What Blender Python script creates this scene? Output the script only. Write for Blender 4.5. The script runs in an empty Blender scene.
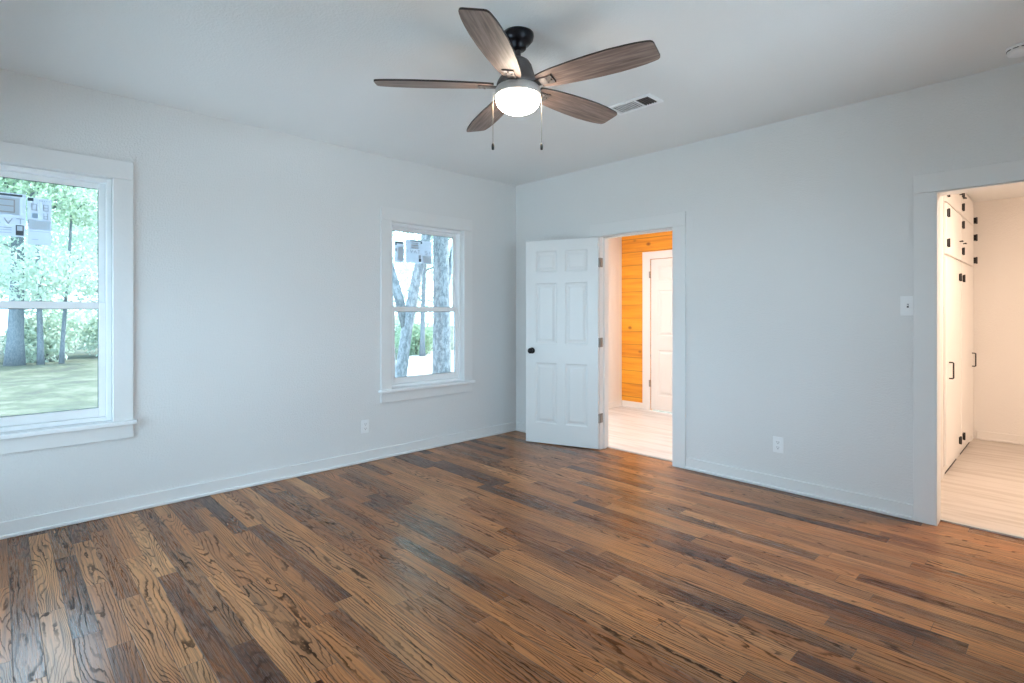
import bpy, bmesh, math, random
from mathutils import Vector, Matrix
R = math.radians
scene = bpy.context.scene
COL = scene.collection

# ------------------------------------------------------------------ camera, sky, sun, exposure
CAM = Vector((4.314, -4.199, 1.315))
cam_d = bpy.data.cameras.new('camera'); cam = bpy.data.objects.new('camera', cam_d); COL.objects.link(cam)
cam_d.sensor_width = 36; cam_d.lens = 536 / 1024 * 36; cam_d.shift_y = -28.5 / 1024
cam_d.clip_start = .05; cam_d.clip_end = 300
cam.location = CAM; cam.rotation_euler = (R(90), 0, R(46.2)); scene.camera = cam

SKY = 5.8
world = bpy.data.worlds.new('sky'); scene.world = world; world.use_nodes = True
wn = world.node_tree.nodes['Background']
wn.inputs[0].default_value = (.55, .78, .98, 1); wn.inputs[1].default_value = SKY

sd = bpy.data.lights.new('sun', 'SUN'); sd.energy = 9; sd.angle = R(2); sd.color = (1, .95, .86)
sun = bpy.data.objects.new('sun', sd); COL.objects.link(sun)
sun.rotation_euler = Vector((-.05, -.72, -1.0)).to_track_quat('-Z', 'Y').to_euler()

LAMP = 35.0          # radiance of the fan's glass bowl
HALL_W, CLOSET_W = 31.0, 36.0
scene.view_settings.view_transform = 'Standard'; scene.view_settings.look = 'None'
scene.view_settings.exposure = 0.45; scene.view_settings.gamma = 1.0
scene.view_settings.use_curve_mapping = False
scene.cycles.diffuse_bounces = 7; scene.cycles.max_bounces = 14; scene.cycles.transparent_max_bounces = 16
scene.cycles.sample_clamp_indirect = 6

def area(name, loc, rot, sx, sy, power, color, portal=False):
    d = bpy.data.lights.new(name, 'AREA'); d.shape = 'RECTANGLE'; d.size = sx; d.size_y = sy
    d.energy = power; d.color = color
    if portal: d.cycles.is_portal = True
    o = bpy.data.objects.new(name, d); COL.objects.link(o); o.location = loc; o.rotation_euler = rot
    return o

# ------------------------------------------------------------------ node and material helpers
class NT:
    def __init__(s, name):
        s.m = bpy.data.materials.new(name); s.m.use_nodes = True
        s.t = s.m.node_tree; s.b = s.t.nodes['Principled BSDF']; s.out = s.t.nodes['Material Output']
    def n(s, typ, ins=None, **kw):
        x = s.t.nodes.new(typ)
        for k, v in kw.items(): setattr(x, k, v)
        for k, v in (ins or {}).items(): s.set(x.inputs[k], v)
        return x
    def set(s, sock, v):
        if isinstance(v, bpy.types.NodeSocket): s.t.links.new(v, sock)
        elif isinstance(v, bpy.types.Node): s.t.links.new(v.outputs[0], sock)
        else: sock.default_value = v
    def math(s, op, a, b=0.0, c=0.0, clamp=False):
        x = s.n('ShaderNodeMath', {0: a, 1: b, 2: c}, operation=op); x.use_clamp = clamp; return x.outputs[0]
    def mix(s, f, a, b, mode='MIX'):
        x = s.n('ShaderNodeMix', data_type='RGBA', blend_type=mode)
        s.set(x.inputs[0], f); s.set(x.inputs[6], a); s.set(x.inputs[7], b); return x.outputs[2]
    def noise(s, vec, scale, detail=2, rough=.5, dist=0):
        return s.n('ShaderNodeTexNoise', {'Vector': vec, 'Scale': scale, 'Detail': detail, 'Roughness': rough, 'Distortion': dist}).outputs[0]
    def ramp(s, f, stops, interp='LINEAR'):
        x = s.n('ShaderNodeValToRGB', {0: f}); e = x.color_ramp; e.interpolation = interp
        while len(e.elements) < len(stops): e.elements.new(.5)
        for el, (p, c) in zip(e.elements, stops): el.position = p; el.color = (*c, 1)
        return x.outputs[0]
    def smooth(s, v, a, b):
        return s.n('ShaderNodeMapRange', {0: v, 1: a, 2: b}, interpolation_type='SMOOTHSTEP').outputs[0]
    def bump(s, h, strength, dist):
        s.set(s.b.inputs['Normal'], s.n('ShaderNodeBump', {'Height': h, 'Strength': strength, 'Distance': dist}).outputs[0])
    def p(s, **kw):
        for k, v in kw.items(): s.set(s.b.inputs[k.replace('_', ' ')], v)
        return s
    def pos(s): return s.n('ShaderNodeNewGeometry').outputs['Position']
    def obj(s): return s.n('ShaderNodeTexCoord').outputs['Object']
    def comb(s, x, y, z): return s.n('ShaderNodeCombineXYZ', {0: x, 1: y, 2: z}).outputs[0]

def plain(name, col, rough=.5, metal=0.0, spec=.5, wobble=.03):
    t = NT(name)
    f = t.noise(t.obj(), 9, 3)
    c2 = tuple(max(0, c * (1 - wobble * 2)) for c in col)
    t.p(Base_Color=t.mix(f, (*col, 1), (*c2, 1)), Roughness=rough, Metallic=metal)
    t.b.inputs['Specular IOR Level'].default_value = spec
    return t.m

def painted(name, col, rough, bump_s=.0, scale=90):
    t = NT(name); p = t.pos()
    big = t.noise(p, 1.3, 2)
    t.p(Base_Color=t.mix(big, (*col, 1), (*[c * .965 for c in col], 1)), Roughness=rough)
    if bump_s:
        a = t.noise(p, scale, 3, .55); b = t.noise(p, scale * .35, 2)
        t.bump(t.math('ADD', t.smooth(a, .42, .62), t.math('MULTIPLY', b, .6)), bump_s, .004)
    return t.m

def floor_material():
    t = NT('stained_oak_boards'); p = t.pos()
    s = t.n('ShaderNodeSeparateXYZ', {0: p}); X, Y = s.outputs[0], s.outputs[1]
    W = .0885
    yr = t.math('DIVIDE', Y, W); row = t.math('FLOOR', yr); fy = t.math('SUBTRACT', yr, row)
    rw = t.n('ShaderNodeTexWhiteNoise', {'W': row}, noise_dimensions='1D')
    rs = t.n('ShaderNodeSeparateColor', {0: rw.outputs['Color']})
    L = t.math('ADD', t.math('MULTIPLY', rs.outputs[1], .75), .65)
    xs = t.math('ADD', t.math('DIVIDE', X, L), t.math('MULTIPLY', rs.outputs[0], 17.0))
    idx = t.math('FLOOR', xs); fx = t.math('SUBTRACT', xs, idx)
    wnz = t.n('ShaderNodeTexWhiteNoise', {'Vector': t.comb(row, idx, 3.7)}, noise_dimensions='3D')
    c = t.n('ShaderNodeSeparateColor', {0: wnz.outputs['Color']}); r, g, b = c.outputs
    off = t.math('MULTIPLY', r, 41.0)
    # growth rings: contour lines of a stretched noise, different in each board
    v = t.comb(t.math('ADD', t.math('MULTIPLY', X, 1.25), off), t.math('ADD', t.math('MULTIPLY', Y, 9.0), t.math('MULTIPLY', g, 33.0)), t.math('MULTIPLY', b, 19.0))
    field = t.noise(v, 1.0, 1.6, .42)
    streak0 = t.noise(t.comb(t.math('MULTIPLY', X, 5), t.math('MULTIPLY', Y, 40), off), 1.0, 2)
    wig = t.noise(t.comb(t.math('MULTIPLY', X, 26), t.math('MULTIPLY', Y, 60), off), 1.0, 2)
    count = t.math('ADD', t.math('MULTIPLY', g, 20.0), 6.0)
    straight = t.math('MULTIPLY', Y, t.math('ADD', t.math('MULTIPLY', r, 40.0), 42.0))
    ph = t.math('FRACT', t.math('ADD', straight, t.math('ADD', t.math('MULTIPLY', field, count), t.math('MULTIPLY', t.math('ADD', wig, t.math('MULTIPLY', streak0, 1.3)), .6))))
    line = t.math('MULTIPLY', t.smooth(ph, .58, .84), t.math('SUBTRACT', 1.0, t.smooth(ph, .93, 1.0)))
    patch = t.noise(t.comb(t.math('MULTIPLY', X, 3.0), t.math('MULTIPLY', Y, 16.0), off), 1.0, 2)
    line = t.math('MULTIPLY', line, t.math('ADD', .45, t.math('MULTIPLY', t.smooth(patch, .35, .6), .55)))
    fine = t.noise(t.comb(t.math('MULTIPLY', X, 7), t.math('MULTIPLY', Y, 330), off), 1.0, 3, .6)
    streak = t.noise(t.comb(t.math('MULTIPLY', X, 2.6), t.math('MULTIPLY', Y, 105), off), 1.0, 4, .62)
    blotch = t.noise(t.comb(t.math('MULTIPLY', X, 2.2), t.math('MULTIPLY', Y, 9), off), 1.0, 3)
    tone = t.math('ADD', t.math('MULTIPLY', r, .8), t.math('MULTIPLY', t.math('SUBTRACT', blotch, .5), .55), clamp=True)
    base = t.ramp(tone, [(0, (.095, .030, .009)), (.18, (.22, .074, .018)), (.45, (.41, .150, .037)), (.68, (.49, .205, .066)), (.85, (.58, .28, .11))])
    base = t.mix(t.math('MULTIPLY', t.smooth(b, .55, 1.0), .45), base, (.34, .165, .066, 1))
    amt = t.math('MULTIPLY', t.math('ADD', t.math('MULTIPLY', b, .3), .7), line)
    col = t.mix(amt, base, t.mix(.93, base, (.012, .005, .003, 1)))
    col = t.mix(t.math('MULTIPLY', t.smooth(fine, .52, .72), .55), col, t.mix(.7, col, (.03, .014, .007, 1)))
    col = t.mix(t.math('MULTIPLY', t.smooth(streak, .49, .64), .64), col, t.mix(.80, col, (.030, .010, .004, 1)))
    col = t.mix(t.math('MULTIPLY', t.smooth(streak, .50, .30), .45), col, t.mix(1.0, col, (1.55, 1.5, 1.45, 1), 'MULTIPLY'))
    knot = t.n('ShaderNodeTexVoronoi', {'Vector': t.comb(t.math('MULTIPLY', X, 1.1), t.math('MULTIPLY', Y, 3.0), 0.0), 'Scale': 1.0}).outputs['Distance']
    col = t.mix(t.math('SUBTRACT', 1.0, t.smooth(knot, .02, .07)), col, (.03, .013, .006, 1))
    ey = t.math('MULTIPLY', t.math('MINIMUM', fy, t.math('SUBTRACT', 1.0, fy)), W)
    ex = t.math('MULTIPLY', t.math('MULTIPLY', t.math('MINIMUM', fx, t.math('SUBTRACT', 1.0, fx)), L), 1.0)
    gap = t.math('SUBTRACT', 1.0, t.smooth(t.math('MINIMUM', ey, ex), .0004, .0019))
    col = t.mix(t.math('MULTIPLY', gap, .8), col, (.012, .007, .005, 1))
    wav = t.noise(p, 5.5, 2)
    rough = t.math('ADD', .215, t.math('MULTIPLY', t.math('ADD', fine, t.math('MULTIPLY', r, .6)), .10))
    t.p(Base_Color=col, Roughness=rough)
    t.b.inputs['Specular IOR Level'].default_value = .5
    t.set(t.b.inputs['Specular IOR Level'], t.math('SUBTRACT', .55, t.math('MULTIPLY', line, .48)))
    h = t.math('ADD', t.math('MULTIPLY', gap, -1.0), t.math('ADD', t.math('MULTIPLY', line, -.14), t.math('MULTIPLY', wav, .5)))
    t.bump(h, .35, .0016)
    return t.m

def pale_floor(name, a, b, w=.18):
    t = NT(name); p = t.pos(); s = t.n('ShaderNodeSeparateXYZ', {0: p}); X, Y = s.outputs[0], s.outputs[1]
    yr = t.math('DIVIDE', Y, w); row = t.math('FLOOR', yr); fy = t.math('SUBTRACT', yr, row)
    wnz = t.n('ShaderNodeTexWhiteNoise', {'W': row}, noise_dimensions='1D').outputs[0]
    g = t.noise(t.comb(t.math('ADD', t.math('MULTIPLY', X, 1.6), t.math('MULTIPLY', wnz, 9)), t.math('MULTIPLY', Y, 16), wnz), 1.0, 4, .6)
    col = t.mix(t.smooth(g, .42, .66), (*a, 1), (*b, 1))
    e = t.math('MULTIPLY', t.math('MINIMUM', fy, t.math('SUBTRACT', 1.0, fy)), w)
    col = t.mix(t.math('MULTIPLY', t.math('SUBTRACT', 1.0, t.smooth(e, .0005, .002)), .4), col, (.25, .2, .16, 1))
    t.p(Base_Color=col, Roughness=.38); return t.m

def pine_material():
    t = NT('knotty_pine_boards'); p = t.pos(); s = t.n('ShaderNodeSeparateXYZ', {0: p}); X, Z = s.outputs[0], s.outputs[2]
    w = .182; zr = t.math('DIVIDE', t.math('ADD', Z, .03), w); row = t.math('FLOOR', zr); f = t.math('SUBTRACT', zr, row)
    wnz = t.n('ShaderNodeTexWhiteNoise', {'W': row}, noise_dimensions='1D').outputs[0]
    g = t.noise(t.comb(t.math('ADD', t.math('MULTIPLY', X, 1.8), t.math('MULTIPLY', wnz, 23)), t.math('MULTIPLY', Z, 26), wnz), 1.0, 3, .5, .4)
    col = t.ramp(t.math('ADD', t.math('MULTIPLY', g, .8), t.math('MULTIPLY', wnz, .2)), [(.25, (.58, .19, .012)), (.5, (.80, .33, .020)), (.75, (.86, .40, .03))])
    k = t.n('ShaderNodeTexVoronoi', {'Vector': t.comb(t.math('MULTIPLY', X, 3.0), t.math('MULTIPLY', Z, 4.2), 2.0), 'Scale': 1.0}).outputs['Distance']
    col = t.mix(t.math('SUBTRACT', 1.0, t.smooth(k, .06, .16)), col, (.25, .075, .015, 1))
    e = t.math('MULTIPLY', t.math('MINIMUM', f, t.math('SUBTRACT', 1.0, f)), w)
    gap = t.math('SUBTRACT', 1.0, t.smooth(e, .001, .005))
    col = t.mix(t.math('MULTIPLY', gap, .75), col, (.16, .045, .01, 1))
    t.p(Base_Color=col, Roughness=.4); t.bump(t.math('MULTIPLY', gap, -1), .5, .004); return t.m

def blade_material():
    t = NT('weathered_walnut_blade'); o = t.obj(); s = t.n('ShaderNodeSeparateXYZ', {0: o}); X, Y = s.outputs[0], s.outputs[1]
    g = t.noise(t.comb(t.math('MULTIPLY', X, 5), t.math('MULTIPLY', Y, 75), 0.0), 1.0, 4, .6, .6)
    b = t.noise(t.comb(t.math('MULTIPLY', X, 3), t.math('MULTIPLY', Y, 14), 4.0), 1.0, 2)
    f = t.math('ADD', t.math('MULTIPLY', g, .7), t.math('MULTIPLY', b, .3))
    t.p(Base_Color=t.ramp(f, [(.3, (.10, .068, .058)), (.48, (.205, .146, .125)), (.62, (.32, .24, .205)), (.8, (.40, .315, .275))]), Roughness=.5)
    return t.m

def glass_material():
    t = NT('window_glass')
    tr = t.n('ShaderNodeBsdfTransparent', {0: (.95, .98, .98, 1)}); gl = t.n('ShaderNodeBsdfGlossy', {0: (1, 1, 1, 1), 1: .0})
    fr = t.n('ShaderNodeFresnel', {0: 1.35})
    mx = t.n('ShaderNodeMixShader', {0: fr.outputs[0], 1: tr.outputs[0], 2: gl.outputs[0]})
    t.set(t.out.inputs[0], mx.outputs[0]); return t.m

def leaf_material(name, a, b):
    t = NT(name); p = t.pos()
    f = t.noise(p, 1.1, 3); f2 = t.noise(p, 9, 1)
    col = t.mix(t.math('ADD', t.math('MULTIPLY', f, .6), t.math('MULTIPLY', f2, .4)), (*a, 1), (*b, 1))
    d = t.n('ShaderNodeBsdfDiffuse', {0: col}); tl = t.n('ShaderNodeBsdfTranslucent', {0: col})
    mx = t.n('ShaderNodeMixShader', {0: .5, 1: d.outputs[0], 2: tl.outputs[0]})
    t.set(t.out.inputs[0], mx.outputs[0]); return t.m

def bark_material(name, a, b):
    t = NT(name); s = t.n('ShaderNodeSeparateXYZ', {0: t.obj()})
    v = t.comb(t.math('MULTIPLY', s.outputs[0], 16), t.math('MULTIPLY', s.outputs[1], 16), t.math('MULTIPLY', s.outputs[2], 7))
    f = t.noise(v, 1.6, 4, .65)
    t.p(Base_Color=t.mix(t.smooth(f, .38, .62), (*a, 1), (*b, 1)), Roughness=.9); t.bump(f, .7, .03); return t.m

def grass_material():
    t = NT('sunlit_lawn'); p = t.pos()
    a = t.noise(p, 1.1, 4, .65); b = t.noise(p, 6, 3, .6)
    col = t.ramp(t.math('ADD', t.math('MULTIPLY', a, .65), t.math('MULTIPLY', b, .35)), [(.40, (.062, .066, .058)), (.5, (.078, .090, .066)), (.58, (.115, .120, .098))])
    t.p(Base_Color=col, Roughness=1.0); t.b.inputs['Specular IOR Level'].default_value = .1; t.bump(b, .5, .05); return t.m

def emit_material(name, col, k):
    t = NT(name); t.p(Base_Color=(.9, .9, .9, 1), Roughness=.3)
    t.b.inputs['Emission Color'].default_value = (*col, 1); t.b.inputs['Emission Strength'].default_value = k; return t.m

def paper_material(name, col):
    t = NT(name); f = t.noise(t.obj(), 30, 2)
    c = t.mix(f, (*col, 1), (*[x * .95 for x in col], 1))
    d = t.n('ShaderNodeBsdfDiffuse', {0: c}); tl = t.n('ShaderNodeBsdfTranslucent', {0: c}); tr = t.n('ShaderNodeBsdfTransparent', {0: (.9, .95, 1, 1)})
    m1 = t.n('ShaderNodeMixShader', {0: .6, 1: d.outputs[0], 2: tl.outputs[0]})
    m2 = t.n('ShaderNodeMixShader', {0: .10, 1: m1.outputs[0], 2: tr.outputs[0]})
    t.set(t.out.inputs[0], m2.outputs[0]); return t.m

M = dict(
    wall=painted('wall_paint', (.80, .80, .795), .62, .30), ceil=painted('ceiling_paint', (.84, .845, .84), .8, .22),
    trim=painted('trim_paint', (.82, .82, .815), .36, .04, 40), vinyl=plain('white_vinyl', (.93, .94, .95), .32),
    door=painted('door_paint', (.82, .82, .81), .30, .05, 60), floor=floor_material(), glass=glass_material(),
    hfloor=pale_floor('pale_plank_vinyl', (.74, .72, .70), (.60, .57, .54)), cfloor=pale_floor('cream_plank_vinyl', (.56, .50, .45), (.45, .385, .33), .15),
    pine=pine_material(), blade=blade_material(), bladeedge=plain('dark_blade_edge', (.035, .028, .026), .4),
    bronze=plain('oil_rubbed_bronze', (.018, .018, .024), .28, .6), ring=plain('satin_nickel_ring', (.62, .58, .56), .35, .3), iron=plain('brushed_pewter', (.14, .128, .128), .40, .5),
    pewter=plain('pale_nickel', (.42, .40, .38), .38, .4), black=plain('black_hardware', (.012, .010, .010), .35, .2),
    bowl=emit_material('lit_frosted_glass', (1, .84, .67), LAMP), plastic=plain('white_plastic', (.93, .94, .95), .35),
    slot=plain('dark_slot', (.03, .03, .035), .6), duct=plain('duct_shade_dark', (.02, .024, .03), .7), steel=plain('satin_steel_hinge', (.34, .32, .30), .4, .7),
    cabinet=painted('cabinet_paint', (.86, .83, .80), .42, .03, 60), closet=painted('closet_wall_paint', (.80, .76, .72), .65, .25),
    hallw=painted('hall_wall_paint', (.84, .82, .79), .6, .2), chain=plain('brass_chain', (.35, .30, .24), .4, .8),
    gasket=plain('grey_gasket', (.12, .15, .17), .6), caulk=plain('threshold_grey', (.50, .50, .48), .5),
    leaf=leaf_material('leaf_green', (.22, .33, .22), (.46, .57, .42)), leafb=leaf_material('leaf_pale', (.38, .48, .40), (.62, .69, .60)),
    leafd=leaf_material('leaf_deep', (.13, .21, .15), (.28, .37, .27)), bark=bark_material('grey_bark', (.11, .13, .15), (.17, .19, .21)),
    barkp=bark_material('pale_bark', (.12, .135, .15), (.27, .28, .30)), grass=grass_material(), dirt=plain('leaf_litter', (.13, .11, .085), .95),
    paper=paper_material('label_paper', (.80, .83, .90)), blueink=plain('pale_blue_print', (.42, .58, .74), .6), greyink=plain('grey_print', (.45, .48, .54), .6),
    darkink=plain('dark_print', (.09, .12, .14), .6), skyink=plain('sky_print', (.66, .80, .93), .6),
    siding=plain('pale_siding', (.62, .55, .50), .8), bounce=painted('bounce_slab_pale', (.82, .84, .86), .8, .2, 30), ground=painted('pale_ground', (.30, .29, .28), .95, .5, 20),
)

# ------------------------------------------------------------------ mesh helpers
class MB:
    def __init__(s): s.bm = bmesh.new(); s.mi = 0
    def box(s, a, b, bevel=0.0, seg=1, mat=0, M_=None):
        x0, y0, z0 = [min(p, q) for p, q in zip(a, b)]; x1, y1, z1 = [max(p, q) for p, q in zip(a, b)]
        vs = [s.bm.verts.new(p) for p in ((x0,y0,z0),(x1,y0,z0),(x1,y1,z0),(x0,y1,z0),(x0,y0,z1),(x1,y0,z1),(x1,y1,z1),(x0,y1,z1))]
        fs = [s.bm.faces.new([vs[i] for i in q]) for q in ((3,2,1,0),(4,5,6,7),(0,1,5,4),(1,2,6,5),(2,3,7,6),(3,0,4,7))]
        for f in fs: f.material_index = mat
        if bevel:
            r = bmesh.ops.bevel(s.bm, geom=list({e for f in fs for e in f.edges}), offset=bevel, segments=seg, profile=.6, affect='EDGES')
            nv = list({v for f in r['faces'] for v in f.verts} | {v for v in vs if v.is_valid})
        else: nv = vs
        if M_ is not None: bmesh.ops.transform(s.bm, matrix=M_, verts=[v for v in nv if v.is_valid])
        return s
    def lathe(s, prof, c=(0, 0, 0), n=32, mat=0, axis='z', smooth=True):
        rings = []
        for r, h in prof:
            ring = []
            for k in range(n if r > 1e-6 else 1):
                a = 2 * math.pi * k / n; p = (r * math.cos(a), r * math.sin(a), h)
                if axis == 'y': p = (p[0], p[2], p[1])
                if axis == 'x': p = (p[2], p[0], p[1])
                ring.append(s.bm.verts.new((c[0] + p[0], c[1] + p[1], c[2] + p[2])))
            rings.append(ring)
        for A, B in zip(rings, rings[1:]):
            for k in range(n):
                q = [A[k % len(A)], A[(k + 1) % len(A)], B[(k + 1) % len(B)], B[k % len(B)]]
                u = []
                for v in q:
                    if v not in u: u.append(v)
                if len(u) > 2:
                    try: f = s.bm.faces.new(u); f.smooth = smooth; f.material_index = mat
                    except ValueError: pass
        return s
    def tube(s, pts, rad, n=8, mat=0):
        pts = [Vector(p) for p in pts]; rings = []
        if not hasattr(rad, '__len__'): rad = [rad] * len(pts)
        prev = None
        for i, p in enumerate(pts):
            d = (pts[min(i + 1, len(pts) - 1)] - pts[max(i - 1, 0)]).normalized()
            u = d.orthogonal().normalized() if prev is None else (prev - d * prev.dot(d)).normalized()
            prev = u; w = d.cross(u)
            rings.append([s.bm.verts.new(p + (u * math.cos(2*math.pi*k/n) + w * math.sin(2*math.pi*k/n)) * rad[i]) for k in range(n)])
        for A, B in zip(rings, rings[1:]):
            for k in range(n):
                f = s.bm.faces.new([A[k], A[(k+1) % n], B[(k+1) % n], B[k]]); f.smooth = True; f.material_index = mat
        for q in (rings[0][::-1], rings[-1]):
            f = s.bm.faces.new(q); f.material_index = mat
        return s
    def prism(s, outline, z0, z1, mat=0, edge_mat=None):
        A = [s.bm.verts.new((x, y, z0)) for x, y in outline]; B = [s.bm.verts.new((x, y, z1)) for x, y in outline]
        f = s.bm.faces.new(A[::-1]); f.material_index = mat; f = s.bm.faces.new(B); f.material_index = mat
        n = len(A)
        for k in range(n):
            f = s.bm.faces.new([A[k], A[(k+1) % n], B[(k+1) % n], B[k]]); f.material_index = mat if edge_mat is None else edge_mat
        return s
    def build(s, name, mats, parent=None, loc=None, rotz=None):
        bmesh.ops.recalc_face_normals(s.bm, faces=s.bm.faces)
        me = bpy.data.meshes.new(name); s.bm.to_mesh(me); s.bm.free()
        for m in (mats if isinstance(mats, (list, tuple)) else [mats]): me.materials.append(m)
        o = bpy.data.objects.new(name, me); COL.objects.link(o)
        if parent is not None: o.parent = parent
        if loc is not None: o.location = loc
        if rotz is not None: o.rotation_euler = (0, 0, rotz)
        return o

def empty(name, loc=(0, 0, 0), rotz=0.0):
    o = bpy.data.objects.new(name, None); COL.objects.link(o); o.location = loc; o.rotation_euler = (0, 0, rotz)
    o.empty_display_size = .1; return o
def tag(o, label, cat, group=None):
    o['label'] = label; o['category'] = cat
    if group: o['group'] = group
    return o
def struct(o): o['kind'] = 'structure'; return o

def wall_grid(name, M_, u0, u1, z0, z1, w0, w1, holes, mat):
    """a wall slab with holes; M_(u, w, z) gives the world point"""
    us = sorted({u0, u1, *[h[0] for h in holes], *[h[1] for h in holes]}); zs = sorted({z0, z1, *[h[2] for h in holes], *[h[3] for h in holes]})
    solid = lambda i, j: 0 <= i < len(us)-1 and 0 <= j < len(zs)-1 and not any(h[0] <= (us[i]+us[i+1])/2 <= h[1] and h[2] <= (zs[j]+zs[j+1])/2 <= h[3] for h in holes)
    b = MB(); bm = b.bm; cache = {}
    def V(u, w, z):
        k = (round(u, 5), round(w, 5), round(z, 5))
        if k not in cache: cache[k] = bm.verts.new(M_(u, w, z))
        return cache[k]
    for i in range(len(us)-1):
        for j in range(len(zs)-1):
            if not solid(i, j): continue
            a, c, d, e = us[i], us[i+1], zs[j], zs[j+1]
            for w in (w0, w1): bm.faces.new([V(a,w,d), V(c,w,d), V(c,w,e), V(a,w,e)])
            if not solid(i-1, j): bm.faces.new([V(a,w0,d), V(a,w1,d), V(a,w1,e), V(a,w0,e)])
            if not solid(i+1, j): bm.faces.new([V(c,w0,d), V(c,w1,d), V(c,w1,e), V(c,w0,e)])
            if not solid(i, j-1): bm.faces.new([V(a,w0,d), V(c,w0,d), V(c,w1,d), V(a,w1,d)])
            if not solid(i, j+1): bm.faces.new([V(a,w0,e), V(c,w0,e), V(c,w1,e), V(a,w1,e)])
    return struct(b.build(name, mat))

# ------------------------------------------------------------------ the room shell
H = 2.74; RX = 4.72; NY = -4.78; T = .12
LEFT = lambda u, w, z: (-w, u, z)              # left wall, w runs outdoors
BACK = lambda u, w, z: (u, w, z)               # far wall, w runs into the hall and closet
NEAR = lambda u, w, z: (u, NY - w, z)
RIGHT = lambda u, w, z: (RX + w, u, z)
W1 = (-4.515, -3.660, .610, 2.190); W2 = (-1.600, -.757, .620, 2.155); W_FILL_NEAR = (.13, 2.20, .16, 2.06); W_FILL_RIGHT = (-2.95, -.95, .62, 2.25)  # last two openings are unseen, added to let in more daylight
D1 = (1.172, 1.948, 0.0, 2.052); D2 = (3.738, 4.510, 0.0, 2.062)
wall_grid('wall_left', LEFT, NY - T, T, -.5, H, 0, T, [W1, W2], M['wall'])
wall_grid('wall_back', BACK, 0, RX + T, -.0, H, 0, T, [(D1[0], D1[1], -.0, D1[3]), (D2[0], D2[1], -.0, D2[3])], M['wall'])
wall_grid('wall_near', NEAR, 0, RX, 0, H, 0, T, [W_FILL_NEAR], M['wall'])
wall_grid('wall_right', RIGHT, NY - T, 0, 0, H, 0, T, [W_FILL_RIGHT], M['wall'])
struct(MB().box((0, NY - T, -.12), (RX, .115, 0)).build('floor', M['floor']))
struct(MB().box((-T, NY - T, H), (RX + T, T, H + .2)).build('ceiling', M['ceil']))

# baseboards with shoe moulding
def baseboard(name, M_, u0, u1, mat=None, h=.098):
    b = MB()
    for w0, w1, z0, z1 in ((0, -.014, .004, h), (0, -.026, .001, .021)):
        p = M_(u0, w0, z0), M_(u1, w1, z1); b.box(*p, bevel=.003)
    return struct(b.build(name, mat or M['trim']))
baseboard('baseboard_left', LEFT, NY, -.0)
baseboard('baseboard_back', BACK, 2.064, 3.622)
baseboard('baseboard_corner', BACK, .015, 1.056)
baseboard('baseboard_right', lambda u, w, z: (RX + w, u, z), NY, 0)

# door casings and jambs
def casing(name, d, mat):
    u0, u1, _, z1 = d; b = MB(); cw = .115
    b.box((u0 - cw, -.019, 0), (u0 + .0, 0, z1 + .003), .002).box((u1, -.019, 0), (u1 + cw, 0, z1 + .003), .002)
    b.box((u0 - cw, -.021, z1 + .004), (u1 + cw, 0, z1 + .121), .002)
    return struct(b.build(name, mat))
casing('trim_1', D1, M['trim']); casing('trim_2', D2, M['trim'])
def jamb(name, d, stop):
    u0, u1, _, z1 = d; b = MB(); t = .004
    b.box((u0, -.017, 0), (u0 + t, T, z1)).box((u1 - t, -.017, 0), (u1, T, z1)).box((u0, -.017, z1 - t), (u1, T, z1))
    if stop:
        b.box((u0 + t, .040, 0), (u0 + t + .011, .075, z1 - t)).box((u1 - t - .011, .040, 0), (u1 - t, .075, z1 - t)).box((u0 + t, .040, z1 - t - .011), (u1 - t, .075, z1 - t))
    return struct(b.build(name, M['trim']))
jamb('trim_3', D1, True); jamb('trim_4', D2, False)
struct(MB().box((D1[0], .100, -.002), (D1[1], .128, .008), .002).build('trim_5', M['caulk']))
struct(MB().box((D2[0], .100, -.002), (D2[1], .128, .010), .002).build('trim_6', M['caulk']))

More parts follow.
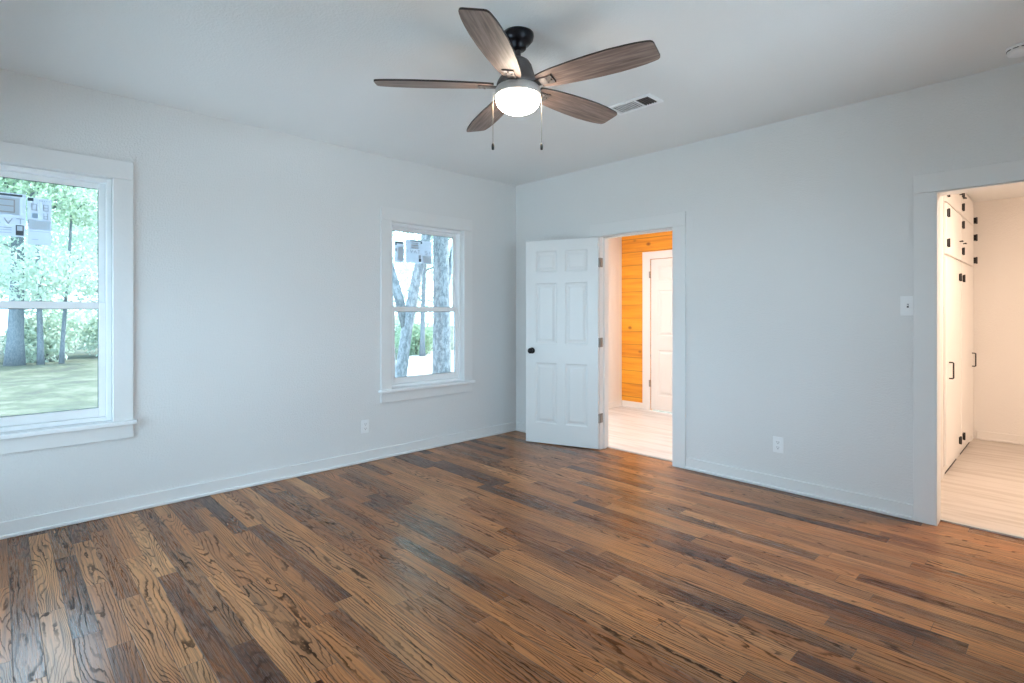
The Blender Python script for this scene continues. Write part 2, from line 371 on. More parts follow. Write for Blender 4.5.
# ------------------------------------------------------------------ double-hung windows
def ring(b, M_, u0, u1, z0, z1, w0, w1, s, bevel=.003, top=None, bot=None):
    top = s if top is None else top; bot = s if bot is None else bot
    for (a, c, d, e) in ((u0, u0 + s, z0, z1), (u1 - s, u1, z0, z1), (u0 + s, u1 - s, z1 - top, z1), (u0 + s, u1 - s, z0, z0 + bot)):
        b.box(M_(a, w0, d), M_(c, w1, e), bevel)
    return b
def window(name, M_, hole, head=.115):
    u0, u1, z0, z1 = hole; root = struct(empty(name, M_((u0 + u1) / 2, 0, z0))); inv = Matrix.Translation(-Vector(root.location))
    def add(b, nm, m, par=None):
        bmesh.ops.transform(b.bm, matrix=inv, verts=b.bm.verts); return b.build(nm, m, par or root)
    c = MB(); cw = .108
    c.box(M_(u0 - cw, 0, z0 - .002), M_(u0, -.019, z1 + .003), .002).box(M_(u1, 0, z0 - .002), M_(u1 + cw, -.019, z1 + .003), .002)
    c.box(M_(u0 - cw, 0, z1 + .004), M_(u1 + cw, -.021, z1 + head), .002); add(c, 'casing', M['trim'])
    add(MB().box(M_(u0 - cw - .022, .0, z0 - .027), M_(u1 + cw + .022, -.046, z0 - .001), .004).box(M_(u0 + .001, .03, z0 - .027 + .028), M_(u1 - .001, -.0, z0 + .003)), 'sill', M['vinyl'])
    add(MB().box(M_(u0 - cw, 0, z0 - .118), M_(u1 + cw, -.017, z0 - .027), .002), 'apron', M['trim'])
    f = ring(MB(), M_, u0 + .001, u1 - .001, z0 + .004, z1 - .001, .028, .112, .028); fr = add(f, 'frame', M['vinyl'])
    a, e, d, h = u0 + .029, u1 - .029, z0 + .034, z1 - .029; mid = (z0 + z1) / 2 - .036
    us = add(ring(MB(), M_, a, e, mid - .022, h, .078, .106, .036, bot=.042), 'upper_sash', M['vinyl'])
    ls = add(ring(MB(), M_, a, e, d, mid + .022, .042, .072, .039, bot=.055, top=.044), 'lower_sash', M['vinyl'])
    add(ring(MB(), M_, a + .035, e - .035, mid + .019, h - .035, .0865, .0885, .005, 0), 'gasket', M['gasket'], us)
    add(ring(MB(), M_, a + .038, e - .038, d + .054, mid - .021, .0535, .0555, .005, 0), 'gasket', M['gasket'], ls)
    add(MB().box(M_(a + .034, .090, mid + .018), M_(e - .034, .094, h - .034)), 'glass_pane', M['glass'], us)
    add(MB().box(M_(a + .037, .056, d + .053), M_(e - .037, .060, mid - .020)), 'glass_pane', M['glass'], ls)
    return root
window('window_1', LEFT, W1, .121); window('window_2', LEFT, W2, .121); window('fill_window_near', NEAR, W_FILL_NEAR); window('fill_window_right', RIGHT, W_FILL_RIGHT)  # near and right windows are unseen, added to brighten the room
for nm, hl, M_, rot in (('portal', W1, LEFT, (0, R(-90), 0)), ('portal', W2, LEFT, (0, R(-90), 0)), ('portal', W_FILL_NEAR, NEAR, (R(90), 0, 0)), ('portal', W_FILL_RIGHT, RIGHT, (0, R(90), 0))):
    c = M_((hl[0] + hl[1]) / 2, T + .02, (hl[2] + hl[3]) / 2)
    sx, sy = (hl[3] - hl[2], hl[1] - hl[0]) if M_ in (LEFT, RIGHT) else (hl[1] - hl[0], hl[3] - hl[2])
    area(nm, c, rot, sx, sy, 1, (1, 1, 1), True)

# paper labels on the upper panes, printed side towards the room
def label_sheet(name, y0, y1, z0, z1, parts, label):
    x = -.0895
    root = MB().box((0, y0, z0), (.0006, y1, z1)).build(name, M['paper']); root.location = (x, 0, 0)
    tag(root, label, 'label')
    split = []
    for nm, m, rects in parts:
        if nm in ('printed_lines', 'printed_dots'): split += [(nm[:-1], m, [r]) for r in rects]
        elif nm == 'printed_letters': split += [('printed_letter', m, r) for r in rects]
        else: split.append((nm, m, rects))
    for kk, (nm, m, rects) in enumerate(split):
        b = MB(); top = .0012 + .00012 * kk
        for r in rects:
            if len(r) == 4: b.box((.0005, r[0], r[2]), (top, r[1], r[3]))
            else:           # a stroke (ya, za, yb, zb, width)
                ya, za, yb, zb, w = r; d = Vector((0, yb - ya, zb - za)).normalized(); n_ = Vector((0, -d.z, d.y)) * w / 2
                q = [Vector((top, ya, za)) + n_, Vector((top, ya, za)) - n_, Vector((top, yb, zb)) - n_, Vector((top, yb, zb)) + n_]
                b.bm.faces.new([b.bm.verts.new(p) for p in q])
        b.build(nm, m, root)
    return root
def letters(text, y, z, h, w, gap, t):
    G = {'A': [(0,0,.5,1), (.5,1,1,0)], 'V': [(0,1,.5,0), (.5,0,1,1)], 'T': [(0,1,1,1), (.5,1,.5,0)],
         'S': [(1,1,0,1), (0,1,0,.5), (0,.5,1,.5), (1,.5,1,0), (1,0,0,0)], 'I': [(.5,0,.5,1)], 'E': [(0,0,0,1), (0,1,1,1), (0,.5,.8,.5), (0,0,1,0)]}
    out = []
    for ch in text:
        if ch in G: out.append([(y + a*w, z + b*h, y + c*w, z + d*h, t) for a, b, c, d in G[ch]])
        y += w + gap
    return out
label_sheet('window_label', -4.40, -4.076, 1.775, 2.035, [
    ('printed_picture', M['skyink'], [(-4.37, -4.105, 1.905, 2.01)]),
    ('printed_frame', M['greyink'], [(-4.36, -4.125, 1.918, 1.924), (-4.36, -4.125, 1.955, 1.960), (-4.36, -4.125, 1.992, 1.997), (-4.131, -4.125, 1.918, 1.997), (-4.24, -4.234, 1.918, 1.997)]),
    ('printed_heading', M['darkink'], [(-4.40, -4.092, 2.017, 2.029)]),
    ('printed_letters', M['greyink'], letters('AVAVTS', -4.335, 1.850, .034, .036, .018, .0055)),
    ('printed_window', M['darkink'], [(-4.122, -4.086, 1.784, 1.846)]), ('printed_pane', M['skyink'], [(-4.1165, -4.0915, 1.812, 1.8405)]),
    ('printed_lines', M['greyink'], [(-4.385, -4.14, 1.825, 1.829), (-4.385, -4.14, 1.812, 1.815), (-4.385, -4.14, 1.795, 1.798)]),
], 'wide paper label with a pale blue picture on the left window upper pane')
label_sheet('window_label', -4.070, -3.958, 1.735, 2.022, [
    ('printed_mark', M['darkink'], [(-4.068, -4.042, 2.000, 2.020)]),
    ('printed_dots', M['greyink'], [(-4.016 + k*.011, -4.010 + k*.011, 2.004, 2.009) for k in range(5)]),
    ('printed_icon', M['greyink'], [(-4.052, -4.047, 1.945, 1.985), (-4.030, -4.026, 1.945, 1.985), (-4.052, -4.026, 1.945, 1.949), (-4.052, -4.026, 1.981, 1.985)]),
    ('printed_icon', M['greyink'], [(-3.998, -3.993, 1.945, 1.985), (-3.976, -3.972, 1.945, 1.985), (-3.998, -3.972, 1.945, 1.949), (-3.998, -3.972, 1.981, 1.985), (-3.998, -3.972, 1.963, 1.967)]),
    ('printed_icon', M['blueink'], [(-4.05, -4.022, 1.898, 1.928)]),
    ('printed_icon', M['greyink'], [(-3.996, -3.992, 1.895, 1.932), (-3.978, -3.974, 1.895, 1.932), (-3.996, -3.974, 1.895, 1.899), (-3.996, -3.974, 1.912, 1.915)]),
    ('printed_panel', M['skyink'], [(-4.062, -3.966, 1.828, 1.884)]), ('printed_lines', M['greyink'], [(-4.05, -4.02, 1.765, 1.768), (-4.06, -3.97, 1.815, 1.817)]),
], 'narrow paper label with small icons on the left window upper pane')
label_sheet('window_label', -1.505, -1.405, 1.795, 1.995, [
    ('printed_heading', M['darkink'], [(-1.502, -1.408, 1.974, 1.988), (-1.502, -1.484, 1.955, 1.975)]),
    ('printed_panel', M['skyink'], [(-1.475, -1.410, 1.815, 1.945)]), ('printed_mark', M['greyink'], [(-1.50, -1.486, 1.90, 1.925)])],
    'narrow paper label with a dark heading at left edge of the far window')
label_sheet('window_label', -1.385, -1.085, 1.800, 2.022, [
    ('printed_heading', M['darkink'], [(-1.335, -1.205, 2.008, 2.016), (-1.215, -1.198, 1.992, 2.010)]),
    ('printed_picture', M['skyink'], [(-1.33, -1.235, 1.935, 2.0)]), ('printed_frame', M['greyink'], [(-1.32, -1.24, 1.942, 1.948), (-1.32, -1.24, 1.968, 1.973), (-1.32, -1.24, 1.99, 1.994)]),
    ('printed_letters', M['greyink'], letters('IVAT SI', -1.375, 1.895, .028, .026, .016, .006)),
    ('printed_window', M['darkink'], [(-1.235, -1.21, 1.815, 1.845)]), ('printed_pane', M['greyink'], [(-1.238, -1.213, 1.85, 1.88)]),
    ('printed_panel', M['skyink'], [(-1.19, -1.095, 1.81, 1.875)])],
    'wide paper label with a row of letters high on the far window')

# ------------------------------------------------------------------ six-panel doors
def panel_slab(w, h, t, panels, b=None):
    b = b or MB(); bm = b.bm
    xs = sorted({0, w, *[p[0] for p in panels], *[p[1] for p in panels]}); zs = sorted({0, h, *[p[2] for p in panels], *[p[3] for p in panels]})
    for y, s in ((0, 1), (t, -1)):
        for i in range(len(xs)-1):
            for j in range(len(zs)-1):
                if any(p[0] < (xs[i]+xs[i+1])/2 < p[1] and p[2] < (zs[j]+zs[j+1])/2 < p[3] for p in panels): continue
                bm.faces.new([bm.verts.new(q) for q in ((xs[i],y,zs[j]), (xs[i+1],y,zs[j]), (xs[i+1],y,zs[j+1]), (xs[i],y,zs[j+1]))])
        for (x0, x1, z0, z1) in panels:
            prev = None
            for ins, dep in ((0, 0), (.006, .0055), (.012, .0075), (.026, .0075), (.046, .002)):
                r = [bm.verts.new(q) for q in ((x0+ins,y+s*dep,z0+ins), (x1-ins,y+s*dep,z0+ins), (x1-ins,y+s*dep,z1-ins), (x0+ins,y+s*dep,z1-ins))]
                if prev:
                    for k in range(4): bm.faces.new([prev[k], prev[(k+1) % 4], r[(k+1) % 4], r[k]])
                prev = r
            bm.faces.new(prev)
    for q in (((0,0,0),(w,0,0),(w,t,0),(0,t,0)), ((0,0,h),(w,0,h),(w,t,h),(0,t,h)), ((0,0,0),(0,t,0),(0,t,h),(0,0,h)), ((w,0,0),(w,t,0),(w,t,h),(w,0,h))):
        bm.faces.new([bm.verts.new(p) for p in q])
    bmesh.ops.remove_doubles(bm, verts=bm.verts, dist=1e-5)
    return b
def six(w): return [(a, c, z0, z1) for a, c in ((.108, w/2 - .045), (w/2 + .045, w - .108)) for z0, z1 in ((.20, .805), (1.00, 1.605), (1.715, 1.925))]
def knob(par, x, y, z, s):
    k = MB().lathe([(0, 0), (.030, .0), (.031, .004), (.026, .009), (.011, .012), (.010, .028), (.019, .033), (.026, .042), (.0275, .052), (.023, .062), (.012, .067), (0, .068)], axis='y', n=28)
    if s < 0: bmesh.ops.scale(k.bm, vec=(1, -1, 1), verts=k.bm.verts)
    bmesh.ops.translate(k.bm, vec=(x, y, z), verts=k.bm.verts); return k.build('door_knob', M['black'], par)
dr = struct(empty('door_1', (1.166, -.014, .010), R(200.5)))
panel_slab(.760, 2.03, .035, six(.760)).build('door_slab', M['door'], dr)
knob(dr, .69, .035, .925, 1); knob(dr, .69, 0, .925, -1)
for z in (.29, 1.02, 1.79):
    hb = MB().lathe([(0, -.002), (.007, 0), (.007, .088), (0, .09)], c=(-.004, -.005, z - .045), n=12)
    hb.box((-.006, .0, z - .044), (-.0005, .034, z + .044))
    hb.build('hinge', M['steel'], dr)
for z in (.302, 1.032, 1.802):      # hinge leaves let into the jamb
    struct(MB().box((1.176, -.012, z - .045), (1.1785, .026, z + .045), .001).box((1.1785, -.017, z - .045), (1.184, -.011, z + .045), .001).build('trim_7', M['steel']))

# ------------------------------------------------------------------ the hall beyond the open door
HY = 2.15; HX0 = -.07; HX1 = 2.6; HH = 2.5
struct(MB().box((HX0 - .12, T - .005, -.12), (HX1, HY, .004)).build('floor_hall', M['hfloor']))
struct(MB().box((HX0 - .12, T, 0), (HX0, HY + .12, HH)).build('wall_hall_left', M['hallw']))
HD = (.392, 1.154, 0, 2.04)
wall_grid('wall_hall_back', BACK, HX0, HX1, 0, HH, HY, HY + .12, [(HD[0], HD[1], 0, HD[3])], M['pine'])
struct(MB().box((HX1, T, 0), (HX1 + .1, HY + .12, HH)).build('wall_hall_right', M['hallw']))
struct(MB().box((HX0 - .12, T, HH), (HX1 + .1, HY + .12, HH + .15)).build('ceiling_hall', M['ceil']))
baseboard('baseboard_hall_back', lambda u, w, z: (u, HY + w, z + .004), HX0, .277, M['hallw'], .085)
baseboard('baseboard_hall_left', lambda u, w, z: (HX0 - w, u, z + .004), T, HY - .02, M['hallw'], .085)
hc = MB(); u0, u1, _, z1 = HD
hc.box((u0 - .115, HY - .019, .004), (u0, HY, z1), .002).box((u1, HY - .019, .004), (u1 + .115, HY, z1), .002).box((u0 - .115, HY - .021, z1), (u1 + .115, HY, z1 + .1), .002)
struct(hc.build('trim_8', M['door']))
hd = struct(empty('door_2', (u0 + .004, HY + .004, .014)))
panel_slab(.754, 2.02, .035, six(.754)).build('door_slab', M['door'], hd); knob(hd, .69, 0, .93, -1)
for z in (.37, 1.83):
    MB().lathe([(0, 0), (.008, 0), (.008, .09), (0, .09)], c=(-.008, -.012, z - .06), n=10).box((-.019, -.0245, z - .06), (.006, -.020, z + .03)).build('hinge', M['steel'], hd)
area('hall_ceiling_light', (1.0, .42, HH - .03), (0, 0, 0), .4, .4, HALL_W, (1, .90, .86))

# ------------------------------------------------------------------ the closet with built-in cabinets
CX = 3.61; CY = 3.15; CH = 2.47; CXR = 5.3
struct(MB().box((CX - .6, T - .005, -.12), (CXR, CY, .006)).build('floor_closet', M['cfloor']))
struct(MB().box((CX - .7, CY, 0), (CXR + .1, CY + .12, CH)).build('wall_closet_back', M['closet']))
struct(MB().box((CX - .12, T, 0), (CX, 1.195, CH)).build('wall_closet_left', M['closet']))
struct(MB().box((CX - .72, 1.1, 0), (CX - .6, CY, CH)).build('wall_closet_behind', M['closet']))
struct(MB().box((CXR, 0, 0), (CXR + .1, CY + .12, CH)).build('wall_closet_right', M['closet']))
struct(MB().box((RX + T, 0, 0), (CXR, T, CH)).build('wall_closet_front', M['closet']))
struct(MB().box((CX - .72, T, CH), (CXR + .1, CY + .12, CH + .15)).build('ceiling_closet', M['ceil']))
baseboard('baseboard_closet', lambda u, w, z: (u, CY + w, z + .006), CX + .026, CXR, M['closet'], .09)
def cabinet(y0, y1, label, hinge_side, pull_side):
    root = tag(empty('cabinet', (CX, (y0 + y1) / 2, 0)), label, 'cabinet', 'built-in cabinets along the closet wall')
    Y0, Y1 = y0 - (y0 + y1) / 2, y1 - (y0 + y1) / 2
    b = MB(); b.box((-.58, Y0, .006), (-.025, Y1, CH - .01))
    b.box((-.025, Y0, .10), (0, Y0 + .03, CH - .01)).box((-.025, Y1 - .03, .10), (0, Y1, CH - .01))
    for za, zb in ((.085, .11), (1.765, 1.80), (2.185, 2.215), (2.43, CH - .01)): b.box((-.025, Y0 + .03, za), (0, Y1 - .03, zb))
    b.build('carcass', M['cabinet'], root)
    MB().box((-.024, Y0, .006), (-.006, Y1, .082)).build('toe_kick', M['cabinet'], root)
    MB().box((-.004, Y0 + .12, .012), (-.0005, Y1 - .12, .020)).build('toe_kick_shade', M['slot'], root)  # dark strip paints the shaded gap along the toe kick
    hs = Y0 + .055 if hinge_side < 0 else Y1 - .055; ps = Y0 + .11 if pull_side < 0 else Y1 - .11
    for nm, za, zb, hz in (('lower_door', .10, 1.768, (.19, 1.63)), ('upper_door', 1.79, 2.192, (1.875, 2.115)), ('top_door', 2.205, 2.440, (2.275, 2.395))):
        w = Y1 - Y0 - .03
        d = MB().box((.0, 0, 0), (w, .019, zb - za), .002)
        bmesh.ops.transform(d.bm, matrix=Matrix.Translation((.001, Y0 + .015, za)) @ Matrix.Rotation(R(90), 4, 'Z') @ Matrix.Translation((0, -.019, 0)), verts=d.bm.verts)
        dd = d.build(nm, M['cabinet'], root)
        for z in hz:
            low = nm == 'lower_door'
            yy = (Y1 - .13 if pull_side > 0 else Y0 + .09) if low else hs
            MB().box((.020, yy - .024, z - .030), (.030, yy + .024, z + .030), .003).lathe([(0, -.034), (.008, -.034), (.008, .034), (0, .034)], c=(.031, yy, z), n=10).build('hinge', M['black'], dd)
        if nm == 'lower_door':
            yy = Y0 + .14 if pull_side > 0 else Y1 - .14
            MB().tube([(.019, yy, .785), (.044, yy, .785), (.049, yy, .790), (.049, yy, .910), (.044, yy, .915), (.019, yy, .915)], .0055, 8).build('bar_handle', M['black'], dd)
        else:
            z = za + .16
            MB().tube([(.019, ps, z), (.040, ps, z)], .005, 8).tube([(.040, ps - .022, z), (.040, ps + .022, z)], .006, 8).build('pull', M['black'], dd)
    return root
cabinet(1.225, 2.07, 'white closet cabinet nearest the door opening, black hardware, handle on its near edge', -1, 1)
cabinet(2.075, 2.96, 'white closet cabinet farther back, meeting the end panel, handle on its far edge', -1, -1)
fp = tag(empty('end_panel', (CX, 3.05, 0)), 'narrow white panel with small black hinges between far cabinet and closet end wall', 'panel')
MB().box((-.5, -.085, .006), (0, .095, CH - .01)).build('board', M['cabinet'], fp)
for z in (1.855, 2.088, 2.263): MB().box((0, -.026, z - .030), (.034, .022, z + .030), .003).lathe([(0, -.034), (.008, -.034), (.008, .034), (0, .034)], c=(.034, -.002, z), n=10).build('hinge', M['black'], fp)
struct(MB().box((CX - .02, 1.196, .006), (CX, 1.224, CH)).build('trim_9', M['cabinet']))
area('closet_ceiling_light', (4.75, .9, CH - .03), (0, 0, 0), .35, .35, CLOSET_W, (1, .80, .64))

# ------------------------------------------------------------------ ceiling fan with light
FX, FY = 2.356, -2.279
fan = tag(empty('ceiling_fan', (FX, FY, 0)), 'five-blade ceiling fan with brown wood-look blades and a lit white bowl light', 'ceiling fan')
MB().lathe([(0, H), (.080, H), (.081, H - .012), (.077, H - .030), (.060, H - .050), (.042, H - .060), (.042, H - .074), (.034, H - .082), (0, H - .084)], n=40).build('canopy', M['bronze'], fan)
MB().lathe([(0, H - .078), (.014, H - .078), (.014, 2.60), (0, 2.60)], n=16).build('downrod', M['iron'], fan)
MB().lathe([(0, 2.616), (.036, 2.614), (.056, 2.600), (.070, 2.578), (.078, 2.550), (.088, 2.520), (.102, 2.500), (.110, 2.482), (.110, 2.466), (.100, 2.460), (0, 2.460)], n=48).build('motor_housing', M['iron'], fan)
MB().lathe([(0, 2.462), (.098, 2.468), (.108, 2.466), (.1155, 2.456), (.1165, 2.446), (.118, 2.424), (.114, 2.419), (0, 2.419)], n=48).build('light_kit', M['ring'], fan)
MB().lathe([(.112, 2.424), (.1145, 2.413), (.113, 2.398), (.105, 2.378), (.090, 2.360), (.066, 2.347), (.038, 2.341), (0, 2.339)], n=48).build('light_bowl', M['bowl'], fan)
half = [(.125, .046), (.16, .056), (.22, .066), (.32, .076), (.42, .082), (.52, .084), (.60, .080), (.65, .075), (.69, .068), (.708, .063), (.717, .055), (.720, .044)]
outl = half + [(x, -y) for x, y in reversed(half)]
def fan_blade(proto, ang):
    if proto is None:
        b = MB().prism(outl, 0, .009, 0, 1).build('blade', [M['blade'], M['bladeedge']], fan)
        k = MB(); k.prism([(.075, .020), (.125, .024), (.185, .026), (.190, .030), (.205, .030), (.205, -.030), (.190, -.030), (.185, -.026), (.125, -.024), (.075, -.020)], -.006, -.0005)
        for sx, sy in ((.17, .014), (.17, -.014), (.194, 0)): k.lathe([(0, -.011), (.004, -.0105), (.005, -.0085), (.005, -.007)], c=(sx, sy, 0), n=10)
        k = k.build('blade_bracket', M['iron'], b)
    else:
        b = proto.copy(); COL.objects.link(b); b.parent = fan
        for ch in proto.children:
            c = ch.copy(); COL.objects.link(c); c.parent = b
    b.location = (0, 0, 2.470)
    b.rotation_euler = (Matrix.Rotation(R(ang), 4, 'Z') @ Matrix.Rotation(R(-12), 4, 'X')).to_euler()
    return b
first = None
for k in range(5):
    bl = fan_blade(first, 13.6 + 72 * k); first = first or bl
for lat, z in ((-.128, 2.182), (.121, 2.182)):
    px, py = lat * .692, lat * .722
    ch = MB().tube([(px * .80, py * .80, 2.440), (px * .98, py * .98, 2.436), (px, py, 2.38), (px, py, z)], .0013, 6).build('pull_chain', M['chain'], fan)
    MB().lathe([(0, z + .003), (.003, z + .002), (.0065, z - .006), (.0075, z - .018), (.006, z - .032), (0, z - .034)], c=(px, py, 0), n=14).build('pull_fob', M['black'], ch)

# ------------------------------------------------------------------ ceiling register and smoke detector
vent = tag(empty('air_vent', (2.25, -1.066, H)), 'white rectangular ceiling register with louvres, one section coloured dark for shade, beyond the fan', 'air vent'); vent.scale = (1.13, 1.1, 1)
b = MB()
for a, c in (((-.155, -.082), (-.128, .082)), ((.128, -.082), (.155, .082)), ((-.128, -.082), (.128, -.058)), ((-.128, .058), (.128, .082))):
    b.box((a[0], a[1], -.009), (c[0], c[1], -.0), .002)
b.build('frame', M['plastic'], vent)
MB().box((.032, -.058, -.008), (.044, .058, -.001)).build('divider', M['plastic'], vent)
MB().box((-.128, -.058, -.0012), (.128, .058, -.0004)).build('duct_shade', M['duct'], vent)  # flat dark sheet paints the shade inside the duct
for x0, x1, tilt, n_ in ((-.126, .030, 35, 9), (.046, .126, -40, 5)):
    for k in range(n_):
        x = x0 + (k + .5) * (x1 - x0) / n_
        MB().box((x - .0052, -.057, -.0075), (x + .0005, .057, -.0064)).box((x - .0005, -.057, -.0075), (x + .0005, .057, -.0025)).build('louvre', M['plastic' if x0 < 0 else 'iron'], vent)  # one section's louvres get a darker material to paint their shade
sm = tag(empty('smoke_detector', (4.128, -.245, H)), 'round white smoke detector on the ceiling above the closet doorway', 'smoke detector')
MB().lathe([(0, 0), (.060, 0), (.061, -.006), (.059, -.012), (0, -.012)], n=40).build('base', M['plastic'], sm)
MB().lathe([(0, -.010), (.052, -.011), (.052, -.016), (.056, -.018), (.056, -.028), (.050, -.036), (.030, -.040), (0, -.041)], n=40).build('cover', M['plastic'], sm)
for k in range(10):
    a = R(36 * k); m = MB().box((.0525, -.0115, -.0162), (.0572, .0115, -.0135)); bmesh.ops.rotate(m.bm, cent=(0, 0, 0), matrix=Matrix.Rotation(a, 3, 'Z'), verts=m.bm.verts); m.build('sensor_slot', M['slot'], sm)

# ------------------------------------------------------------------ outlets and switch
def outlet(loc, rotz, label):
    r = tag(empty('wall_outlet', loc, rotz), label, 'outlet')
    MB().box((-.037, -.006, -.059), (.037, 0, .059), .003, 2).build('cover_plate', M['plastic'], r)
    for s in (-1, 1):
        q = MB().box((-.0165, -.0085, s * .0195 - .0145), (.0165, -.005, s * .0195 + .0145), .0015).build('socket', M['plastic'], r)
        MB().box((-.0085, -.0092, s * .0195 - .002), (-.0060, -.0082, s * .0195 + .007)).box((.0060, -.0092, s * .0195 - .002), (.0085, -.0082, s * .0195 + .007)).lathe([(0, -.0093), (.003, -.0093), (.003, -.0082)], c=(0, 0, s * .0195 - .0085), axis='y', n=12).build('socket_slot', M['slot'], q)
    MB().lathe([(0, -.0075), (.003, -.007), (.0035, -.0055)], axis='y', n=12).build('screw', M['plastic'], r)
    return r
outlet((2.804, 0, .333), 0, 'white duplex outlet low on the far wall between the two doorways')
outlet((0, -1.86, .315), R(90), 'white duplex outlet low on the left wall, below and left of far window')
sw = tag(empty('light_switch', (3.593, 0, 1.361), 0), 'white toggle light switch beside the closet doorway casing', 'light switch')
MB().box((-.040, -.006, -.062), (.040, 0, .062), .003, 2).build('cover_plate', M['plastic'], sw)
tg = MB().box((-.005, -.0075, -.012), (.005, -.004, .012), .001).build('toggle_slot', M['slot'], sw)
MB().box((-.004, -.017, -.001), (.004, -.005, .008), .0015).build('toggle', M['plastic'], sw)
for z in (-.03, .03): MB().lathe([(0, -.0072), (.003, -.0068), (.0035, -.0055)], c=(0, 0, z), axis='y', n=12).build('screw', M['plastic'], sw)

# ------------------------------------------------------------------ the yard outside the two windows
GZ = -.55
rnd = random.Random(5)
g = MB(); NXg, NYg = 60, 60
grid = [[g.bm.verts.new((22 - 80 * (i / NXg), -34 + 78 * j / NYg, GZ + (.05 * math.sin(i * 1.3 + j * .7) if i > 18 else 0))) for j in range(NYg + 1)] for i in range(NXg + 1)]
for i in range(NXg):
    for j in range(NYg):
        f = g.bm.faces.new([grid[i][j], grid[i+1][j], grid[i+1][j+1], grid[i][j+1]]); f.smooth = True
struct(g.build('lawn', M['grass']))
struct(MB().box((RX + T, NY - 9, GZ - .1), (RX + 7, .0, GZ + .06)).build('bounce_slab_right', M['bounce'])); struct(MB().box((-.1, NY - 9, GZ - .1), (RX + T - .001, NY - T, GZ + .06)).build('bounce_slab_near', M['bounce']))  # unseen pale slabs, added to bounce daylight up to the ceiling
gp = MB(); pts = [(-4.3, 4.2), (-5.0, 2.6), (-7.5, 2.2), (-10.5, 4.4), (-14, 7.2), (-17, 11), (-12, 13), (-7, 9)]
gp.prism(pts, GZ - .1, GZ + .075); struct(gp.build('pale_ground_patch', M['ground']))  # patch of ground paler than the lawn around it

def leaves(n, blobs, size, seed, mat, name, parent):
    rr = random.Random(seed); vs, fs = [], []
    tot = sum(b[3] * b[4] * b[5] for b in blobs)
    for (cx, cy, cz, rx, ry, rz) in blobs:
        for _ in range(int(n * rx * ry * rz / tot)):
            while True:
                p = Vector((rr.uniform(-1, 1), rr.uniform(-1, 1), rr.uniform(-1, 1)))
                if .25 < p.length < 1: break
            p = Vector((cx + p.x * rx, cy + p.y * ry, cz + p.z * rz))
            d = Vector((rr.gauss(0, 1), rr.gauss(0, 1), rr.gauss(0, .6))).normalized(); u = d.orthogonal().normalized()
            u = (Matrix.Rotation(rr.uniform(0, 6.3), 3, d) @ u); w = d.cross(u); s = size * rr.uniform(.6, 1.3); i = len(vs)
            vs += [p - u * s, p + w * s * .45 + d * s * .12, p + u * s, p - w * s * .45 + d * s * .12]; fs.append((i, i+1, i+2, i+3))
    me = bpy.data.meshes.new(name); me.from_pydata([tuple(v) for v in vs], [], fs); me.materials.append(mat); me.update()
    o = bpy.data.objects.new(name, me); COL.objects.link(o); o.parent = parent; return o

def tree(x, y, h, r, lean, crown_z, crown_r, n, label, seed, bark='bark', leaf='leaf', leafsize=.16, branches=6, fork=None):
    rr = random.Random(seed); root = tag(empty('tree', (x, y, GZ)), label, 'tree', 'trees in the yard')
    P = [Vector((lean[0] * t * t * h + .06 * math.sin(3 * t + seed), lean[1] * t * t * h + .06 * math.sin(4 * t + seed * 2), h * t - .08)) for t in [k / 9 for k in range(10)]]
    b = MB().tube(P, [r * (1.25 if k == 0 else 1 - .075 * k) for k in range(10)], 14); b.build('trunk', M[bark], root)
    if fork:
        z0, dx, dy, L, fr = fork; i = min(8, int(z0 / h * 9)); q = P[i]
        MB().tube([q, q + Vector((dx * .25, dy * .25, L * .3)), q + Vector((dx * .6, dy * .6, L * .65)), q + Vector((dx, dy, L))], [fr, fr * .9, fr * .75, fr * .5], 10).build('branch', M[bark], root)
    blobs = []
    for k in range(branches):
        t = rr.uniform(crown_z / h * .85, .92); i = min(8, int(t * 9)); q = P[i].lerp(P[i+1], t * 9 - i); a = 2 * math.pi * (k + rr.random() * .5) / branches; L = crown_r * rr.uniform(.6, 1.0)
        e = q + Vector((math.cos(a) * L, math.sin(a) * L, rr.uniform(.1, .6) * L)); m = q.lerp(e, .5) + Vector((0, 0, .12 * L))
        MB().tube([q, m, e], [r * .32, r * .2, r * .08], 7).build('branch', M[bark], root)
        blobs.append((e.x, e.y, e.z, crown_r * .62, crown_r * .62, crown_r * .45))
    blobs.append((P[9].x, P[9].y, h, crown_r * .8, crown_r * .8, crown_r * .6))
    if n: leaves(n, blobs, leafsize, seed, M[leaf], 'crown', root)
    return root
def bush(x, y, r, h, n, label, seed, leaf='leaf', size=.13):
    rr = random.Random(seed); root = tag(empty('bush', (x, y, GZ)), label, 'bush', 'bushes along the edge of the yard')
    bl = [(rr.uniform(-.5, .5) * r, rr.uniform(-.6, .6) * r, h * rr.uniform(.25, .75), r * .6, r * .6, h * .33) for _ in range(7)]
    st = MB()
    for q in bl: st.tube([(0, 0, -.05), (q[0] * .5, q[1] * .5, q[2] * .6), (q[0], q[1], q[2])], [.035, .025, .01], 6)
    st.build('stem', M['bark'], root); leaves(n, bl, size, seed, M[leaf], 'foliage', root); return root

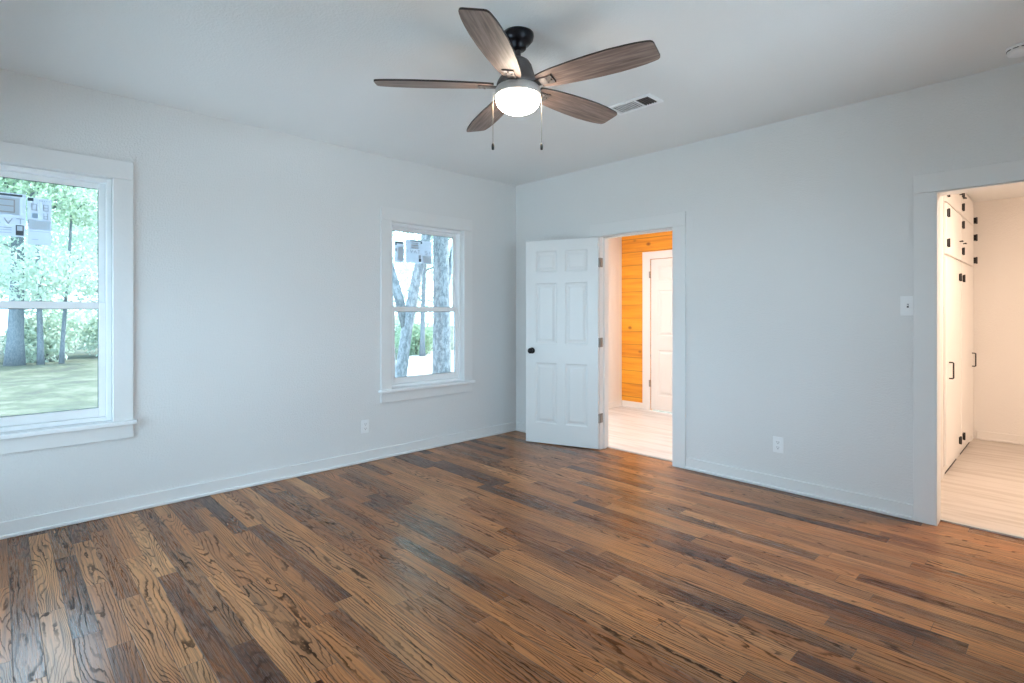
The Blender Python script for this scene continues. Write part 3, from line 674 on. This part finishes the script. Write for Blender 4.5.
# seen through the left window
tree(-21.2, -3.77, 9.0, .25, (.0, .004), 4.9, 2.6, 12000, 'thick grey-trunked tree at the far edge of the lawn in the left window', 3, branches=9, leafsize=.09)
tree(-21.0, -3.16, 7.5, .10, (.0, .01), 2.6, 1.8, 7500, 'slim tree just right of the thick trunk in the left window', 4, leaf='leafb', branches=7, leafsize=.08)
tree(-21.1, -2.50, 7.0, .075, (.0, .05), 2.4, 1.7, 7500, 'thin leaning tree right of the slim trunk in the left window', 6, leaf='leafb', branches=7, leafsize=.08)
tree(-27, -5.6, 11, .22, (0, 0), 2.6, 3.2, 14000, 'tall leafy tree well behind the thick trunk beyond the lawn', 8, leaf='leafb', leafsize=.11, branches=9)
tree(-28.5, -.4, 10, .2, (0, 0), 2.4, 3.1, 13000, 'tall pale tree behind the leaning sapling beyond the lawn', 9, leaf='leafb', leafsize=.11, branches=9)
for x, y, r_, h_, n_, lf, s_, lb in ((-23.6, -5.4, 1.4, 3.3, 4200, 'leaf', 21, 'green bush behind and left of the thick trunk'), (-23.8, -2.9, 1.2, 2.7, 3400, 'leafb', 22, 'pale green bush behind the slim tree at the edge of the lawn'),
        (-24.5, -.6, 1.2, 2.2, 2200, 'leafb', 23, 'low pale bush behind the leaning sapling at the edge of the lawn')):
    bush(x, y, r_, h_, n_, lb, s_, lf, .10)
# seen through the far window
tree(-3.43, .64, 7.5, .110, (.15, .22), 3.8, 1.5, 2600, 'mottled leaning trunk close outside the far window, left side', 31, bark='barkp', leafsize=.07, branches=6, fork=(1.7, -.42, -.50, 2.2, .085))
tree(-3.44, 1.41, 8.5, .18, (-.002, .002), 4.0, 1.5, 2600, 'thick mottled trunk close outside the far window, right side', 32, bark='barkp', leafsize=.07, branches=6, fork=(2.6, .1, .5, 2.4, .06))
tree(-7.9, 3.15, 8.0, .12, (.004, 0), 2.6, 1.9, 4200, 'grey tree at the left edge of the far window view', 33, leaf='leafb', leafsize=.085)
tree(-14.4, 8.6, 8.5, .11, (.01, .03), 2.2, 2.3, 5600, 'slim tree beyond the pale patch in the far window', 34, leaf='leafb', leafsize=.10, branches=8)
tree(-19, 13.2, 9.5, .18, (0, 0), 2.4, 2.8, 5200, 'tall pale tree farthest back in the far window', 35, leaf='leafb', leafsize=.12, branches=8)
tree(-11.6, 10.6, 8.0, .12, (0, 0), 2.2, 2.0, 4200, 'thin tree behind the thick mottled trunk across the pale patch', 36, leaf='leafb', leafsize=.10)
for x, y, r_, h_, n_, lf, s_, lb in ((-15.6, 9.0, 1.1, 1.6, 2400, 'leaf', 41, 'green bush beyond the pale patch in the far window'), (-18.2, 10.4, 1.2, 2.0, 2000, 'leafb', 42, 'pale bush behind the slim tree beyond the pale patch'), (-14.2, 11.9, 1.2, 1.8, 2000, 'leaf', 43, 'green bush right of the slim tree beyond the pale patch')):
    bush(x, y, r_, h_, n_, lb, s_, lf, .085)
